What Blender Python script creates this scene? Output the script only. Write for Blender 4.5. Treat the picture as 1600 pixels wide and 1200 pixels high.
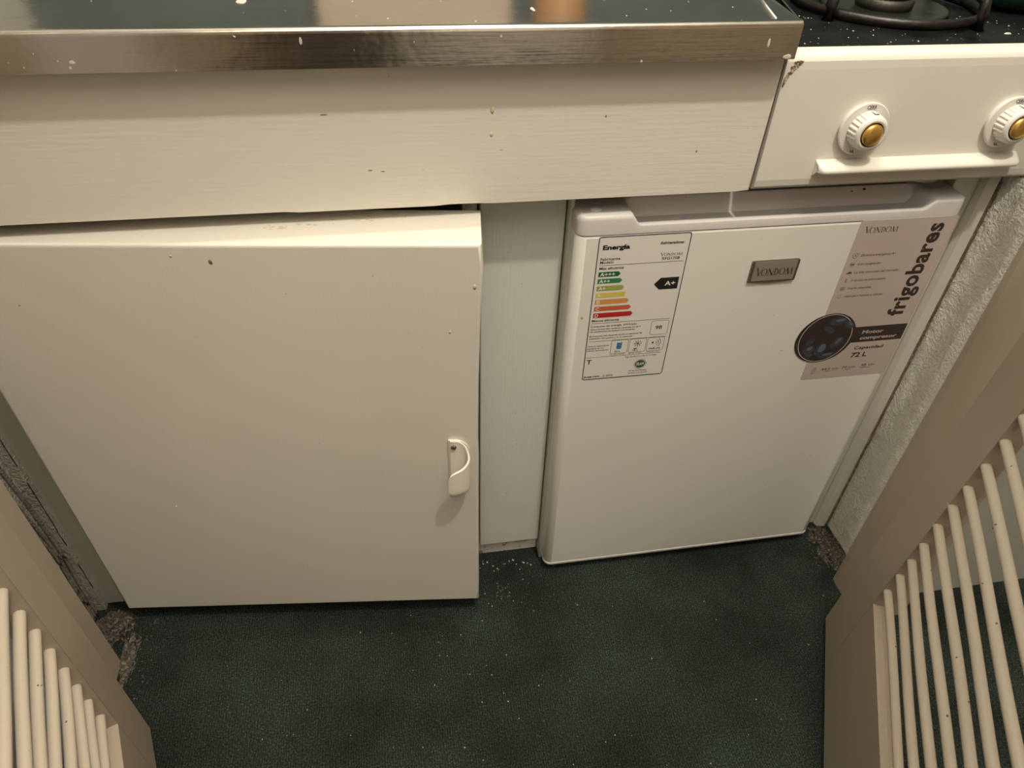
import bpy, bmesh, math, random
from mathutils import Matrix, Vector, noise
random.seed(7)
for o in list(bpy.data.objects): bpy.data.objects.remove(o)
S = bpy.context.scene
C = S.collection

# ------------------------------------------------------------------ camera, world, lights, exposure
cam = bpy.data.cameras.new('camera'); co = bpy.data.objects.new('camera', cam); C.objects.link(co)
cam.lens = 24.887; cam.sensor_width = 36; cam.clip_start = .02; cam.clip_end = 50
co.matrix_world = Matrix(((0.98634957, 0.08390376, -0.14168516, 0),
                          (-0.16199294, 0.64880894, -0.74350874, 0),
                          (0.02954342, 0.75631152, 0.65354423, .968),
                          (0, 0, 0, 1)))
S.camera = co
w = bpy.data.worlds.new('world'); S.world = w; w.use_nodes = True
w.node_tree.nodes['Background'].inputs[0].default_value = (1, .86, .68, 1)
w.node_tree.nodes['Background'].inputs[1].default_value = .0

def light(name, kind, loc, power, col, size, target=None, size_y=None, spot=None):
    l = bpy.data.lights.new(name, kind); l.energy = power; l.color = col
    if kind == 'AREA':
        l.size = size
        if size_y: l.shape = 'RECTANGLE'; l.size_y = size_y
    else: l.shadow_soft_size = size
    o = bpy.data.objects.new(name, l); C.objects.link(o); o.location = loc
    if target is not None:
        o.rotation_euler = (Vector(target)-Vector(loc)).to_track_quat('-Z', 'Y').to_euler()
    return o
WARM = (1, .92, .81)
light('kitchen_lamp', 'POINT', (.35, .03, 2.10), 57, WARM, .030)
light('cooker_hood_lamp', 'POINT', (.15, .645, 2.0), 24.0, (1, .95, .84), .012)
light('room_fill_light', 'AREA', (.1, -.75, 2.30), 14, WARM, 1.2, size_y=1.0)  # added soft fill for the room's ambient light, no fixture
S.view_settings.view_transform = 'Standard'; S.view_settings.look = 'None'
S.view_settings.gamma = 1; S.view_settings.use_curve_mapping = False
S.view_settings.exposure = 0.0

# ------------------------------------------------------------------ materials
def nt(name):
    m = bpy.data.materials.new(name); m.use_nodes = True
    return m, m.node_tree, m.node_tree.nodes['Principled BSDF']
def plain(name, col, rough=.5, metal=0, spec=.5, coat=0):
    m, t, b = nt(name)
    b.inputs['Base Color'].default_value = (*col, 1); b.inputs['Roughness'].default_value = rough
    b.inputs['Metallic'].default_value = metal; b.inputs['Specular IOR Level'].default_value = spec
    b.inputs['Coat Weight'].default_value = coat
    return m
def coords(t, scale=(1, 1, 1)):
    tc = t.nodes.new('ShaderNodeTexCoord'); mp = t.nodes.new('ShaderNodeMapping')
    mp.inputs['Scale'].default_value = scale
    t.links.new(tc.outputs['Object'], mp.inputs['Vector']); return mp.outputs['Vector']
def nz(t, vec, scale, detail=4, rough=.6):
    n = t.nodes.new('ShaderNodeTexNoise'); n.inputs['Scale'].default_value = scale
    n.inputs['Detail'].default_value = detail; n.inputs['Roughness'].default_value = rough
    t.links.new(vec, n.inputs['Vector']); return n.outputs['Fac']
def ramp(t, fac, stops):
    r = t.nodes.new('ShaderNodeValToRGB'); e = r.color_ramp.elements
    while len(e) < len(stops): e.new(.5)
    for el, (p, c) in zip(e, stops): el.position = p; el.color = (*c, 1)
    t.links.new(fac, r.inputs['Fac']); return r.outputs['Color']
def bump(t, b, fac, strength, dist=.002, prev=None):
    n = t.nodes.new('ShaderNodeBump'); n.inputs['Strength'].default_value = strength
    n.inputs['Distance'].default_value = dist
    t.links.new(fac, n.inputs['Height'])
    if prev is not None: t.links.new(prev, n.inputs['Normal'])
    t.links.new(n.outputs['Normal'], b.inputs['Normal']); return n.outputs['Normal']
def mix(t, fac, a, b_):
    m = t.nodes.new('ShaderNodeMix'); m.data_type = 'RGBA'
    t.links.new(fac, m.inputs[0])
    for sock, v in ((m.inputs[6], a), (m.inputs[7], b_)):
        if isinstance(v, tuple): sock.default_value = (*v, 1)
        else: t.links.new(v, sock)
    return m.outputs[2]

def paint(name, c1, c2, rough=.38, stretch=(1, 1, 1), b1=.12, streak=120, coat=0):
    m, t, b = nt(name)
    v = coords(t); f = nz(t, v, 3.2, 3)
    col = ramp(t, f, [(.3, c1), (.7, c2)])
    v2 = coords(t, stretch); f2 = nz(t, v2, streak, 3)
    f3 = nz(t, v, 14, 2)
    spots = ramp(t, nz(t, v, 160, 1), [(.0, (0, 0, 0)), (.80, (0, 0, 0)), (.83, (1, 1, 1))])
    col = mix(t, spots, col, (c1[0]*.7, c1[1]*.66, c1[2]*.55))
    t.links.new(col, b.inputs['Base Color'])
    b.inputs['Roughness'].default_value = rough; b.inputs['Coat Weight'].default_value = coat
    n1 = bump(t, b, f2, b1, .0008); bump(t, b, f3, .15, .002, n1)
    return m
M = {}
M['cream'] = paint('cream_gloss_paint', (.655, .62, .535), (.69, .655, .57), .36, (1, 1, .12), .22, 260)
M['cream_board'] = paint('cream_brushed_paint', (.655, .62, .535), (.69, .655, .57), .36, (.06, 1, 1), .35, 320)
M['grey_panel'] = paint('pale_grey_green_paint', (.60, .615, .555), (.65, .665, .60), .40, (1, 1, .015), .9, 420)
M['post'] = paint('pale_post_paint', (.50, .51, .42), (.60, .60, .50), .42, (1, 1, .05), .35, 200)
M['door_cream'] = paint('beige_varnished_frame', (.35, .29, .215), (.385, .32, .24), .40, (1, 1, .1), .15, 180)
M['bar_cream'] = paint('beige_painted_dowel', (.46, .395, .305), (.50, .435, .34), .38, (1, 1, 1), .25, 90)
M['blue_wall'] = paint('bluish_white_wall', (.44, .45, .50), (.50, .51, .55), .6, (1, 1, 1), .4, 40)
M['pale_wall'] = paint('pale_grey_wall', (.38, .38, .335), (.43, .43, .38), .6, (1, 1, 1), .4, 60)
M['enamel'] = paint('white_enamel_panel', (.66, .63, .55), (.70, .67, .59), .25, (1, 1, 1), .05, 30, .25)
M['fridge'] = paint('fridge_white_coating', (.70, .685, .62), (.73, .715, .65), .34, (1, 1, 1), .12, 260)
M['fridge_cap'] = plain('fridge_grey_white_plastic', (.58, .555, .52), .42)
M['gasket'] = plain('grey_rubber', (.20, .19, .17), .6)
M['knob'] = plain('ivory_plastic', (.66, .63, .57), .36)
M['gold'] = plain('brass_cap', (.78, .47, .13), .28, .85)
M['handle'] = plain('ivory_moulded_plastic', (.80, .745, .64), .3)
M['screw'] = plain('steel_screw', (.35, .33, .3), .3, 1)
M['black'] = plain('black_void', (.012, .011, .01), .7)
M['ink'] = plain('black_ink', (.012, .012, .013), .45)
M['grey_ink'] = plain('grey_ink', (.05, .047, .045), .5)
M['paper'] = plain('label_paper', (.70, .675, .615), .38)
M['pink'] = plain('dusty_pink_sticker', (.48, .40, .355), .35)
M['brown_ink'] = plain('dark_brown_ink', (.035, .024, .02), .4)
M['silver'] = plain('brushed_silver_badge', (.42, .375, .31), .36, .6)
M['badge_edge'] = plain('dark_badge_rim', (.16, .13, .10), .3, .6)
M['chip'] = plain('brown_paint_chip', (.20, .12, .07), .7)
M['drip'] = plain('yellowed_paint_drip', (.60, .48, .33), .4)
M['plasterflake'] = plain('white_plaster_flake', (.50, .475, .43), .8)
def steel():
    m, t, b = nt('worn_stainless_steel')
    v = coords(t, (.04, 1, 1)); f = nz(t, v, 300, 3)
    v2 = coords(t); g = nz(t, v2, 12, 6, .7); h = nz(t, coords(t, (1, 1, .3)), 30, 6, .7)
    col = ramp(t, g, [(.3, (.50, .46, .40)), (.7, (.62, .57, .51))])
    stain = ramp(t, h, [(.0, (0, 0, 0)), (.62, (0, 0, 0)), (.72, (.5, .5, .5))])
    col = mix(t, stain, col, (.36, .31, .25))
    sp = ramp(t, nz(t, v2, 210, 1), [(0, (0, 0, 0)), (.80, (0, 0, 0)), (.82, (1, 1, 1))])
    col = mix(t, sp, col, (.78, .74, .66))
    t.links.new(col, b.inputs['Base Color'])
    mt = t.nodes.new('ShaderNodeMath'); mt.operation = 'SUBTRACT'; mt.inputs[0].default_value = 1
    t.links.new(sp, mt.inputs[1]); t.links.new(mt.outputs[0], b.inputs['Metallic'])
    mr = t.nodes.new('ShaderNodeMapRange'); mr.inputs[3].default_value = .10; mr.inputs[4].default_value = .27
    t.links.new(g, mr.inputs[0]); t.links.new(mr.outputs[0], b.inputs['Roughness'])
    n1 = bump(t, b, f, .3, .0004); bump(t, b, nz(t, v2, 26, 3), .25, .002, n1)
    return m
M['steel'] = steel()
def hobmat():
    m, t, b = nt('black_speckled_enamel')
    v = coords(t)
    s = ramp(t, nz(t, v, 330, 1), [(0, (0, 0, 0)), (.76, (0, 0, 0)), (.79, (1, 1, 1))])
    base = ramp(t, nz(t, v, 22, 4), [(.35, (.003, .004, .004)), (.75, (.012, .014, .013))])
    t.links.new(mix(t, s, base, (.30, .27, .21)), b.inputs['Base Color'])
    b.inputs['Roughness'].default_value = .42; b.inputs['Specular IOR Level'].default_value = .08
    bump(t, b, nz(t, v, 240, 3), .25, .0005)
    return m
M['hob'] = hobmat()
def iron():
    m, t, b = nt('cast_iron_greasy')
    v = coords(t); t.links.new(ramp(t, nz(t, v, 60, 4), [(.3, (.004, .0035, .003)), (.62, (.010, .007, .005)), (.8, (.05, .022, .010))]), b.inputs['Base Color'])
    b.inputs['Roughness'].default_value = .38; bump(t, b, nz(t, v, 200, 4), .5, .001); return m
M['iron'] = iron()
M['burner_alu'] = plain('dull_aluminium', (.05, .045, .035), .5, .5)
M['burner_bowl'] = plain('dark_green_enamel', (.010, .015, .009), .35)
M['green_glass'] = plain('green_plastic', (.045, .13, .08), .3)
def carpet():
    m, t, b = nt('dark_green_carpet')
    v = coords(t)
    big = nz(t, v, 5, 4); mid = nz(t, v, 60, 3); fine = nz(t, v, 430, 3)
    wv = t.nodes.new('ShaderNodeTexWave'); wv.inputs['Scale'].default_value = 95; wv.inputs['Distortion'].default_value = 5
    wv.inputs['Detail'].default_value = 2; wv.bands_direction = 'X'; t.links.new(v, wv.inputs['Vector'])
    c1 = ramp(t, fine, [(.30, (.007, .010, .0085)), (.50, (.022, .029, .0245)), (.70, (.064, .078, .066))])
    c2 = ramp(t, big, [(.30, (.55, .50, .46)), (.5, (1.05, 1.10, 1.05)), (.72, (1.7, 1.85, 1.78))])
    mm = t.nodes.new('ShaderNodeMix'); mm.data_type = 'RGBA'; mm.blend_type = 'MULTIPLY'; mm.inputs[0].default_value = 1
    t.links.new(c1, mm.inputs[6]); t.links.new(c2, mm.inputs[7])
    m3 = t.nodes.new('ShaderNodeMix'); m3.data_type = 'RGBA'; m3.blend_type = 'MULTIPLY'; m3.inputs[0].default_value = .45
    t.links.new(mm.outputs[2], m3.inputs[6]); t.links.new(wv.outputs['Color'], m3.inputs[7])
    fl = ramp(t, nz(t, v, 175, 0), [(0, (0, 0, 0)), (.87, (0, 0, 0)), (.89, (.8, .8, .8))])
    out = mix(t, fl, m3.outputs[2], (.20, .22, .19))
    t.links.new(out, b.inputs['Base Color']); b.inputs['Roughness'].default_value = .95
    b.inputs['Specular IOR Level'].default_value = .15
    n1 = bump(t, b, fine, .8, .003); bump(t, b, mid, .4, .004, n1)
    return m
M['carpet'] = carpet()
def stucco(name, c1, c2):
    m, t, b = nt(name)
    v = coords(t)
    t.links.new(ramp(t, nz(t, v, 14, 5), [(.3, c1), (.7, c2)]), b.inputs['Base Color'])
    b.inputs['Roughness'].default_value = .55
    n1 = bump(t, b, nz(t, v, 260, 3), 1.0, .0035); bump(t, b, nz(t, v, 90, 3), .45, .003, n1)
    return m
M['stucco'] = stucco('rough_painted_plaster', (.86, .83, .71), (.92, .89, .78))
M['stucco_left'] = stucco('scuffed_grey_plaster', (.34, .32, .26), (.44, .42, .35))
M['ceiling'] = plain('ceiling_white', (.75, .72, .66), .8)
M['beige_wall'] = plain('beige_room_wall', (.55, .43, .30), .7)
M['added_door_dark'] = plain('added_dark_door_tone', (.07, .05, .035), .5)  # dark tone of the added door mirrored in the steel
M['backsplash'] = stucco('grey_green_backsplash', (.05, .075, .075), (.10, .13, .125))
def dirt():
    m, t, b = nt('crumbled_dirty_plaster')
    v = coords(t)
    t.links.new(ramp(t, nz(t, v, 260, 4), [(.36, (.020, .017, .013)), (.55, (.085, .070, .050)), (.72, (.30, .26, .20))]), b.inputs['Base Color'])
    b.inputs['Roughness'].default_value = .9; bump(t, b, nz(t, v, 300, 3), .8, .002); return m
M['dirt'] = dirt()
def rust():
    m, t, b = nt('rust_and_lifted_paint')
    v = coords(t)
    t.links.new(ramp(t, nz(t, v, 420, 3), [(.36, (.10, .055, .03)), (.5, (.30, .21, .14)), (.62, (.55, .49, .40))]), b.inputs['Base Color'])
    b.inputs['Roughness'].default_value = .9; bump(t, b, nz(t, v, 500, 3), .8, .001); return m
M['rust'] = rust()
def broken():
    m, t, b = nt('broken_white_plaster_strip')
    v = coords(t)
    t.links.new(ramp(t, nz(t, v, 60, 3), [(.40, (.66, .62, .55)), (.56, (.70, .66, .60)), (.59, (.20, .14, .10)), (.64, (.26, .18, .14)), (.67, (.64, .6, .54))]), b.inputs['Base Color'])
    b.inputs['Roughness'].default_value = .8; bump(t, b, nz(t, v, 60, 3), .8, .003); return m
M['broken'] = broken()

# ------------------------------------------------------------------ mesh helpers
def obj(name, bm, m, parent=None, smooth=False, auto=None):
    me = bpy.data.meshes.new(name); bmesh.ops.recalc_face_normals(bm, faces=bm.faces); bm.to_mesh(me); bm.free()
    for mm in (m if isinstance(m, (list, tuple)) else [m]): me.materials.append(mm)
    if smooth:
        for p in me.polygons: p.use_smooth = True
        if auto is not None:
            try: me.set_sharp_from_angle(angle=math.radians(auto))
            except Exception: pass
        for p in me.polygons:
            if p.area > 2e-3: p.use_smooth = False      # large flat faces stay flat
    o = bpy.data.objects.new(name, me); C.objects.link(o)
    if parent: o.parent = parent; o.matrix_parent_inverse = parent.matrix_world.inverted()
    return o
def thing(name, label, cat, loc=(0, 0, 0), group=None):
    o = bpy.data.objects.new(name, None); C.objects.link(o); o.location = loc
    o.matrix_world = Matrix.Translation(loc); o.empty_display_size = .05
    return tag(o, label, cat, group)
def tag(o, label, cat, group=None, kind=None):
    o['label'] = label; o['category'] = cat
    if group: o['group'] = group
    if kind: o['kind'] = kind
    return o
def struct(name, bm, m, label, cat, **k):
    return tag(obj(name, bm, m, **k), label, cat, kind='structure')
def new(): return bmesh.new()
def box(bm, x0, x1, y0, y1, z0, z1, bev=0, seg=2, mat=None, mi=0):
    r = bmesh.ops.create_cube(bm, size=1)
    vs = r['verts']
    for v in vs:
        v.co = Vector(((x0+x1)/2+v.co.x*(x1-x0), (y0+y1)/2+v.co.y*(y1-y0), (z0+z1)/2+v.co.z*(z1-z0)))
    if bev:
        es = list({e for v in vs for e in v.link_edges})
        rr = bmesh.ops.bevel(bm, geom=es, offset=bev, segments=seg, profile=.5, affect='EDGES')
        vs = list({v for f in rr['faces'] for v in f.verts} | {v for v in vs if v.is_valid})
    if mat is not None:
        for v in vs: v.co = mat @ v.co
    return vs
def prism(bm, pts, z0, z1, axis='z', mat=None, bev=0):
    """extrude a 2D outline; axis z: (x,y); y: (x,z) from y=z0 to z1; x: (y,z)"""
    def P(a, b, c):
        return {'z': (a, b, c), 'y': (a, c, b), 'x': (c, a, b)}[axis]
    lo = [bm.verts.new(P(a, b, z0)) for a, b in pts]; hi = [bm.verts.new(P(a, b, z1)) for a, b in pts]
    n = len(pts); bm.faces.new(lo[::-1]); bm.faces.new(hi)
    for i in range(n): bm.faces.new((lo[i], lo[(i+1) % n], hi[(i+1) % n], hi[i]))
    if bev:
        es = [e for v in hi for e in v.link_edges if e.other_vert(v) in hi]
        bmesh.ops.bevel(bm, geom=list(set(es)), offset=bev, segments=2, profile=.5, affect='EDGES')
    if mat is not None:
        for v in lo+hi: v.co = mat @ v.co
    return lo+hi
def lathe(bm, prof, n=40, mat=None, f=None):
    """prof: (radius, height) along local z"""
    rings = []
    for r, h in prof:
        ring = []
        for i in range(n):
            a = 2*math.pi*i/n; rr = r if f is None else f(i, r, h)
            p = Vector((rr*math.cos(a), rr*math.sin(a), h)); ring.append(bm.verts.new(mat @ p if mat else p))
        rings.append(ring)
    for A, B in zip(rings, rings[1:]):
        for i in range(n): bm.faces.new((A[i], A[(i+1) % n], B[(i+1) % n], B[i]))
    if prof[0][0] > 1e-6: bm.faces.new(rings[0][::-1])
    if prof[-1][0] > 1e-6: bm.faces.new(rings[-1])
def tube(bm, pts, r, n=10, rz=None):
    rings = []
    P = [Vector(p) for p in pts]
    for i, p in enumerate(P):
        d = (P[min(i+1, len(P)-1)]-P[max(i-1, 0)]).normalized()
        a = d.cross(Vector((0, 0, 1)));
        if a.length < .01: a = d.cross(Vector((0, 1, 0)))
        a.normalize(); b = a.cross(d).normalized(); R = r[i] if isinstance(r, (list, tuple)) else r
        rings.append([bm.verts.new(p+a*R*math.cos(2*math.pi*k/n)+b*(rz or R)*math.sin(2*math.pi*k/n)) for k in range(n)])
    for A, B in zip(rings, rings[1:]):
        for k in range(n): bm.faces.new((A[k], A[(k+1) % n], B[(k+1) % n], B[k]))
    bm.faces.new(rings[0][::-1]); bm.faces.new(rings[-1])
def grid_face(bm, f, nu, nv):
    g = [[bm.verts.new(f(i/nu, j/nv)) for j in range(nv+1)] for i in range(nu+1)]
    for i in range(nu):
        for j in range(nv): bm.faces.new((g[i][j], g[i+1][j], g[i+1][j+1], g[i][j+1]))
    return g
def blob(bm, c, r, sq=(1, 1, 1), seed=0, sub=1, rough=.35):
    rr = bmesh.ops.create_icosphere(bm, subdivisions=sub, radius=1)
    for v in rr['verts']:
        k = 1+rough*noise.noise(v.co*1.7+Vector((seed*3.1, seed*1.7, seed)))
        v.co = Vector((c[0]+v.co.x*r*sq[0]*k, c[1]+v.co.y*r*sq[1]*k, c[2]+v.co.z*r*sq[2]*k))

# ------------------------------------------------------------------ setting: floor, walls, ceiling
bm = new(); box(bm, -2.2, 2.6, -1.7, 1.25, -.02, 0)
struct('floor', bm, M['carpet'], 'worn dark green carpet covering the floor with pale crumbs', 'carpet')
bm = new(); box(bm, -2.2, 2.6, -1.7, 1.25, 2.4, 2.42); struct('ceiling', bm, M['ceiling'], 'plain white ceiling above the kitchenette', 'ceiling')
bm = new(); box(bm, -.55, .90, 1.2, 1.25, 0, 2.4); struct('wall_back', bm, M['backsplash'], 'grey green wall behind the worktop', 'wall')

def rough_wall(x, y0, y1, z0, z1, thick, sgn, amp, nu, nv):
    bm = new()
    def f(u, v):
        y = y0+(y1-y0)*u; z = z0+(z1-z0)*v
        d = amp*(noise.fractal(Vector((y*55, z*40, x*10)), .8, 2.1, 3)) + amp*1.0*noise.noise(Vector((y*9, z*7, x)))
        return (x+sgn*d, y, z)
    g = grid_face(bm, f, nu, nv)
    xb = x+thick
    b = [bm.verts.new((xb, yy, zz)) for yy, zz in ((y0, z0), (y1, z0), (y1, z1), (y0, z1))]
    bm.faces.new(b)
    bm.faces.new([g[i][0] for i in range(nu+1)]+[b[1], b[0]])
    bm.faces.new([g[i][nv] for i in range(nu, -1, -1)]+[b[3], b[2]])
    bm.faces.new([g[0][j] for j in range(nv, -1, -1)]+[b[0], b[3]])
    bm.faces.new([g[nu][j] for j in range(nv+1)]+[b[2], b[1]])
    return bm
struct('wall_right', rough_wall(.69, .545, .70, 0, .643, .10, -1, .0010, 60, 240), M['stucco'],
       'rough stippled cream plaster side wall beside the fridge', 'wall', smooth=True)
bm = new(); box(bm, .6905, .79, .702, 1.2, 0, .643); box(bm, .80, .90, .545, 1.2, .643, 2.4)
struct('wall_right_upper', bm, M['pale_wall'], 'side wall of the recess behind the fridge and above the hob', 'wall')
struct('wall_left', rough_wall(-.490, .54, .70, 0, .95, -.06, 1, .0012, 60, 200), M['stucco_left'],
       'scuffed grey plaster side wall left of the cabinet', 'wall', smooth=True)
bm = new(); box(bm, -.55, -.49, .70, 1.2, 0, 2.4); box(bm, -.55, -.49, .54, .70, .95, 2.4)
struct('wall_left_upper', bm, M['pale_wall'], 'side wall of the recess left of the sink top', 'wall')
# wall behind the right slatted door (faces the room), with its small skirting of paint runs
bm = new(); box(bm, .70, 2.6, .517, .545, 0, 2.4)
struct('wall_front', bm, M['pale_wall'], 'pale wall seen between the bars of the right slatted door', 'wall')
bm = new(); box(bm, -.62, -.462, -.35, .545, 0, 2.4)
struct('wall_side', bm, M['blue_wall'], 'bluish white wall seen between the bars of the left slatted door', 'wall')
bm = new(); box(bm, -2.2, 2.6, -1.74, -1.7, 0, 2.4); struct('wall_rear', bm, M['beige_wall'], 'beige wall behind the photographer', 'wall')
bm = new(); box(bm, 2.6, 2.64, -1.7, .545, 0, 2.4); struct('wall_far_right', bm, M['beige_wall'], 'beige far side wall of the room', 'wall')
d = struct('added_dark_door', (lambda b: (box(b, -.47, .08, -1.7, -1.66, 0, 2.05, .004), b)[1])(new()), M['added_door_dark'], 'added dark door behind the camera, unseen, mirrored in the steel front', 'door')  # added to put a dark reflected band on the steel front
bm = new(); box(bm, -.02, .02, -1.66, -1.61, 1.0, 1.03, .005); obj('added_door_handle', bm, M['screw'], d)
d = struct('added_pale_door', (lambda b: (box(b, .10, .94, -1.7, -1.66, 0, 2.05, .004), b)[1])(new()), plain('added_pale_door_tone', (.74, .71, .64), .5), 'added pale door behind the camera, unseen, mirrored in the steel front', 'door')  # added to put a pale reflected band on the steel front
bm = new(); box(bm, .84, .88, -1.66, -1.61, 1.0, 1.03, .005); obj('added_door_handle', bm, M['screw'], d)
bm = new(); box(bm, -2.24, -2.2, -1.7, .545, 0, 2.4); struct('wall_far_left', bm, M['beige_wall'], 'beige far left wall of the room', 'wall')
bm = new(); box(bm, -2.2, -.62, .517, .545, 0, 2.4); struct('wall_front_left', bm, M['beige_wall'], 'beige wall beyond the left door', 'wall')

# jambs of the recess (fixed posts that carry the slatted doors)
bm = new()
prism(bm, [(.651, .566), (.646, .561), (.6445, .552), (.6455, .500), (.66, .486), (.72, .486), (.72, .566)], 0, 2.1)
struct('trim_1', bm, M['door_cream'], 'beige upright door jamb at the right edge of the recess', 'door jamb')
bm = new()
prism(bm, [(-.442, .586), (-.437, .580), (-.436, .565), (-.436, .500), (-.47, .490), (-.50, .490), (-.50, .586)], 0, 2.1)
struct('trim_2', bm, M['door_cream'], 'beige upright door jamb at the left edge of the recess', 'door jamb')

# ------------------------------------------------------------------ slatted doors
def slatted_door(label, P0, h, z0, lean, stile, rail_top, bars, wide, side, top=2.0, br=.005, bd=.0095):
    """P0: floor-plan hinge corner of the visible face, h: unit direction toward the room, side: sign of face normal"""
    h = Vector((h[0], h[1], 0)); nrm = Vector((h.y, -h.x, 0))*side      # points away from the visible face (thickness)
    t = thing('slatted_door', label, 'slatted door', (P0[0], P0[1], z0))
    def X(s, d, z): return Vector((P0[0], P0[1], 0))+h*(s+lean*(z-z0))+nrm*d+Vector((0, 0, z))
    def board(name, s0, s1, za, zb, d0=0, d1=.020):
        bm = new()
        vs = box(bm, s0, s1, d0, d1, za, zb, .0003, 1)
        for v in set(bm.verts): v.co = X(v.co.x, v.co.y, v.co.z)
        return obj(name, bm, M['door_cream'], t, smooth=True, auto=35)
    board('stile', 0, stile, z0, top)
    board('stile', wide-.07, wide, z0, top)
    board('bottom_rail', stile+.0001, wide-.0701, z0, rail_top)
    board('top_rail', stile+.0003, wide-.0703, top-.08, top)
    # thin bright lip that runs along the rail top
    z = bars[0]; k = 0; me = None
    while z < top-.10:
        bm = new()
        s0, s1 = stile-.004, wide-.066
        pts = []
        for i in range(9):
            u = i/8; pts.append(X(s0+(s1-s0)*u, bd+.0006*math.sin(u*7+k), z+.0012*math.sin(k*1.7+u*2.5)))
        tube(bm, pts, br, 12)
        b = obj('bar', bm, M['bar_cream'], t, smooth=True, auto=50)
        k += 1; z = bars[k] if k < len(bars) else z+bars[-1]-bars[-2]
    return t
slatted_door('beige slatted door with horizontal round bars at the right, standing open against the dark carpet',
             (.590, .490), (-.4796, -.8775), .015, .095, .081, .203,
             [.236, .2715, .3065, .341, .3765, .4115, .446, .4815, .516, .5505], .47, -1, 1.0, .0049, .0050)
slatted_door('beige slatted door with horizontal round bars at the bottom left, lit warmly before a bluish wall',
             (-.371, .470), (.3331, -.9429), .015, .0, .066, .163,
             [.188, .222, .256, .2905, .325, .359, .3925, .427], .38, 1, 2.0, .0052, .0100)

# ------------------------------------------------------------------ carcass posts around the cabinet and the fridge
t = t_cab = thing('base_cabinet', 'cream painted base cabinet with its door ajar, left of the fridge', 'cabinet', (-.1, .68, 0))
bm = new(); box(bm, .088, .1815, .679, .697, .036, .79, .0015); obj('divider_panel', bm, M['grey_panel'], t)['label'] = 'wide pale grey green panel with vertical brush marks'
bm = new(); box(bm, .1830, .1875, .668, .700, .0, .79, .001); obj('edge_strip', bm, M['post'], t)
bm = new(); box(bm, -.489, -.444, .679, .705, .0, .79, .0015); obj('left_post', bm, M['post'], t)
bm = new(); box(bm, -.489, -.4775, .668, .6785, .0, .79, .001); obj('filler_strip', bm, M['stucco_left'], t)
bm = new(); box(bm, .070, .0865, .690, .705, .036, .76, .001); obj('divider_edge', bm, M['post'], t)
bm = new(); box(bm, .163, .181, .6975, 1.15, 0, .76); obj('side_panel', bm, M['grey_panel'], t)
bm = new(); box(bm, -.444, .163, 1.13, 1.15, 0, .76); obj('back_board', bm, M['grey_panel'], t)
bm = new(); box(bm, -.444, .163, .70, 1.13, .04, .058); obj('bottom_shelf', bm, M['grey_panel'], t)
bm = new()   # broken white plaster strip under the panel, ragged upper edge
pts = [(.08+.0, 0)]
n = 26
top_ = []
for i in range(n+1):
    x = -.43+(.1815+.43)*i/n
    top_.append((x, .027+.005*noise.noise(Vector((x*60, 1, 0)))-(.012 if .148 < x < .158 else 0)))
prism(bm, [(-.43, 0), (.1815, 0)]+top_[::-1], .690, .704, 'y')
obj('plinth_strip', bm, M['broken'], t)['label'] = 'broken white plaster strip at the foot of the panel'
bm = new(); box(bm, -.44, .1815, .7045, .715, .0, .036); obj('gap_shade_strip', bm, M['black'], t)  # black strip stands in for the shade in the gap

t = thing('recess_post', 'pale green grey upright boards filling the gap right of the fridge', 'post', (.66, .67, 0))
bm = new(); box(bm, .6365, .668, .672, .70, 0, .642, .002); obj('inner_board', bm, M['post'], t)['label'] = 'greenish inner board'
bm = new(); prism(bm, [(.668, .671), (.671, .664), (.684, .662), (.6865, .667), (.6865, .70), (.668, .70)], 0, .642); obj('outer_board', bm, M['cream'], t, smooth=True, auto=40)

# ------------------------------------------------------------------ cabinet door (stands slightly open)
A = Vector((-.43, .64, 0)); dv = Vector((.99377, -.11149, 0)); nv = Vector((.11149, .99377, 0))    # n points back
Dm = Matrix(((dv.x, nv.x, 0, A.x), (dv.y, nv.y, 0, A.y), (0, 0, 1, 0), (0, 0, 0, 1)))
t_door = None
bm = new()
W = .507; T = .0685; Z0, Z1 = .036, .632
# slab with a slightly wavy free edge and rounded front arris, built ring by ring
ns = 24
outline = [(0, Z0, 1, 1)]
for i in range(ns+1):
    z = Z0+(Z1-Z0)*i/ns
    outline.append((W+.0012*noise.noise(Vector((0, 0, z*14)))+.006*(max(0, (z-.40)/.23))**2-.003*math.exp(-((z-Z1)/.012)**2), z, -1, 1 if i == 0 else (-1 if i == ns else 0)))
outline.append((0, Z1, 1, -1))
rg = []
for ins, y in ((.0035, 0), (.0018, .0005), (.0005, .0018), (0, .0036), (0, T)):
    rg.append([bm.verts.new(Dm @ Vector((x+ins*sx, y, z+ins*sz))) for x, z, sx, sz in outline])
bm.faces.new(rg[0]); bm.faces.new(rg[-1][::-1]); n = len(outline)
for a_, b_ in zip(rg, rg[1:]):
    for k in range(n): bm.faces.new((a_[k], b_[k], b_[(k+1) % n], a_[(k+1) % n]))
t_door = obj('door', bm, M['cream'], t_cab, smooth=True, auto=40); t_door['label'] = 'large cream door standing slightly open'
def onD(s, z, off=0): return Dm @ Vector((s, -off, z))
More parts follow.
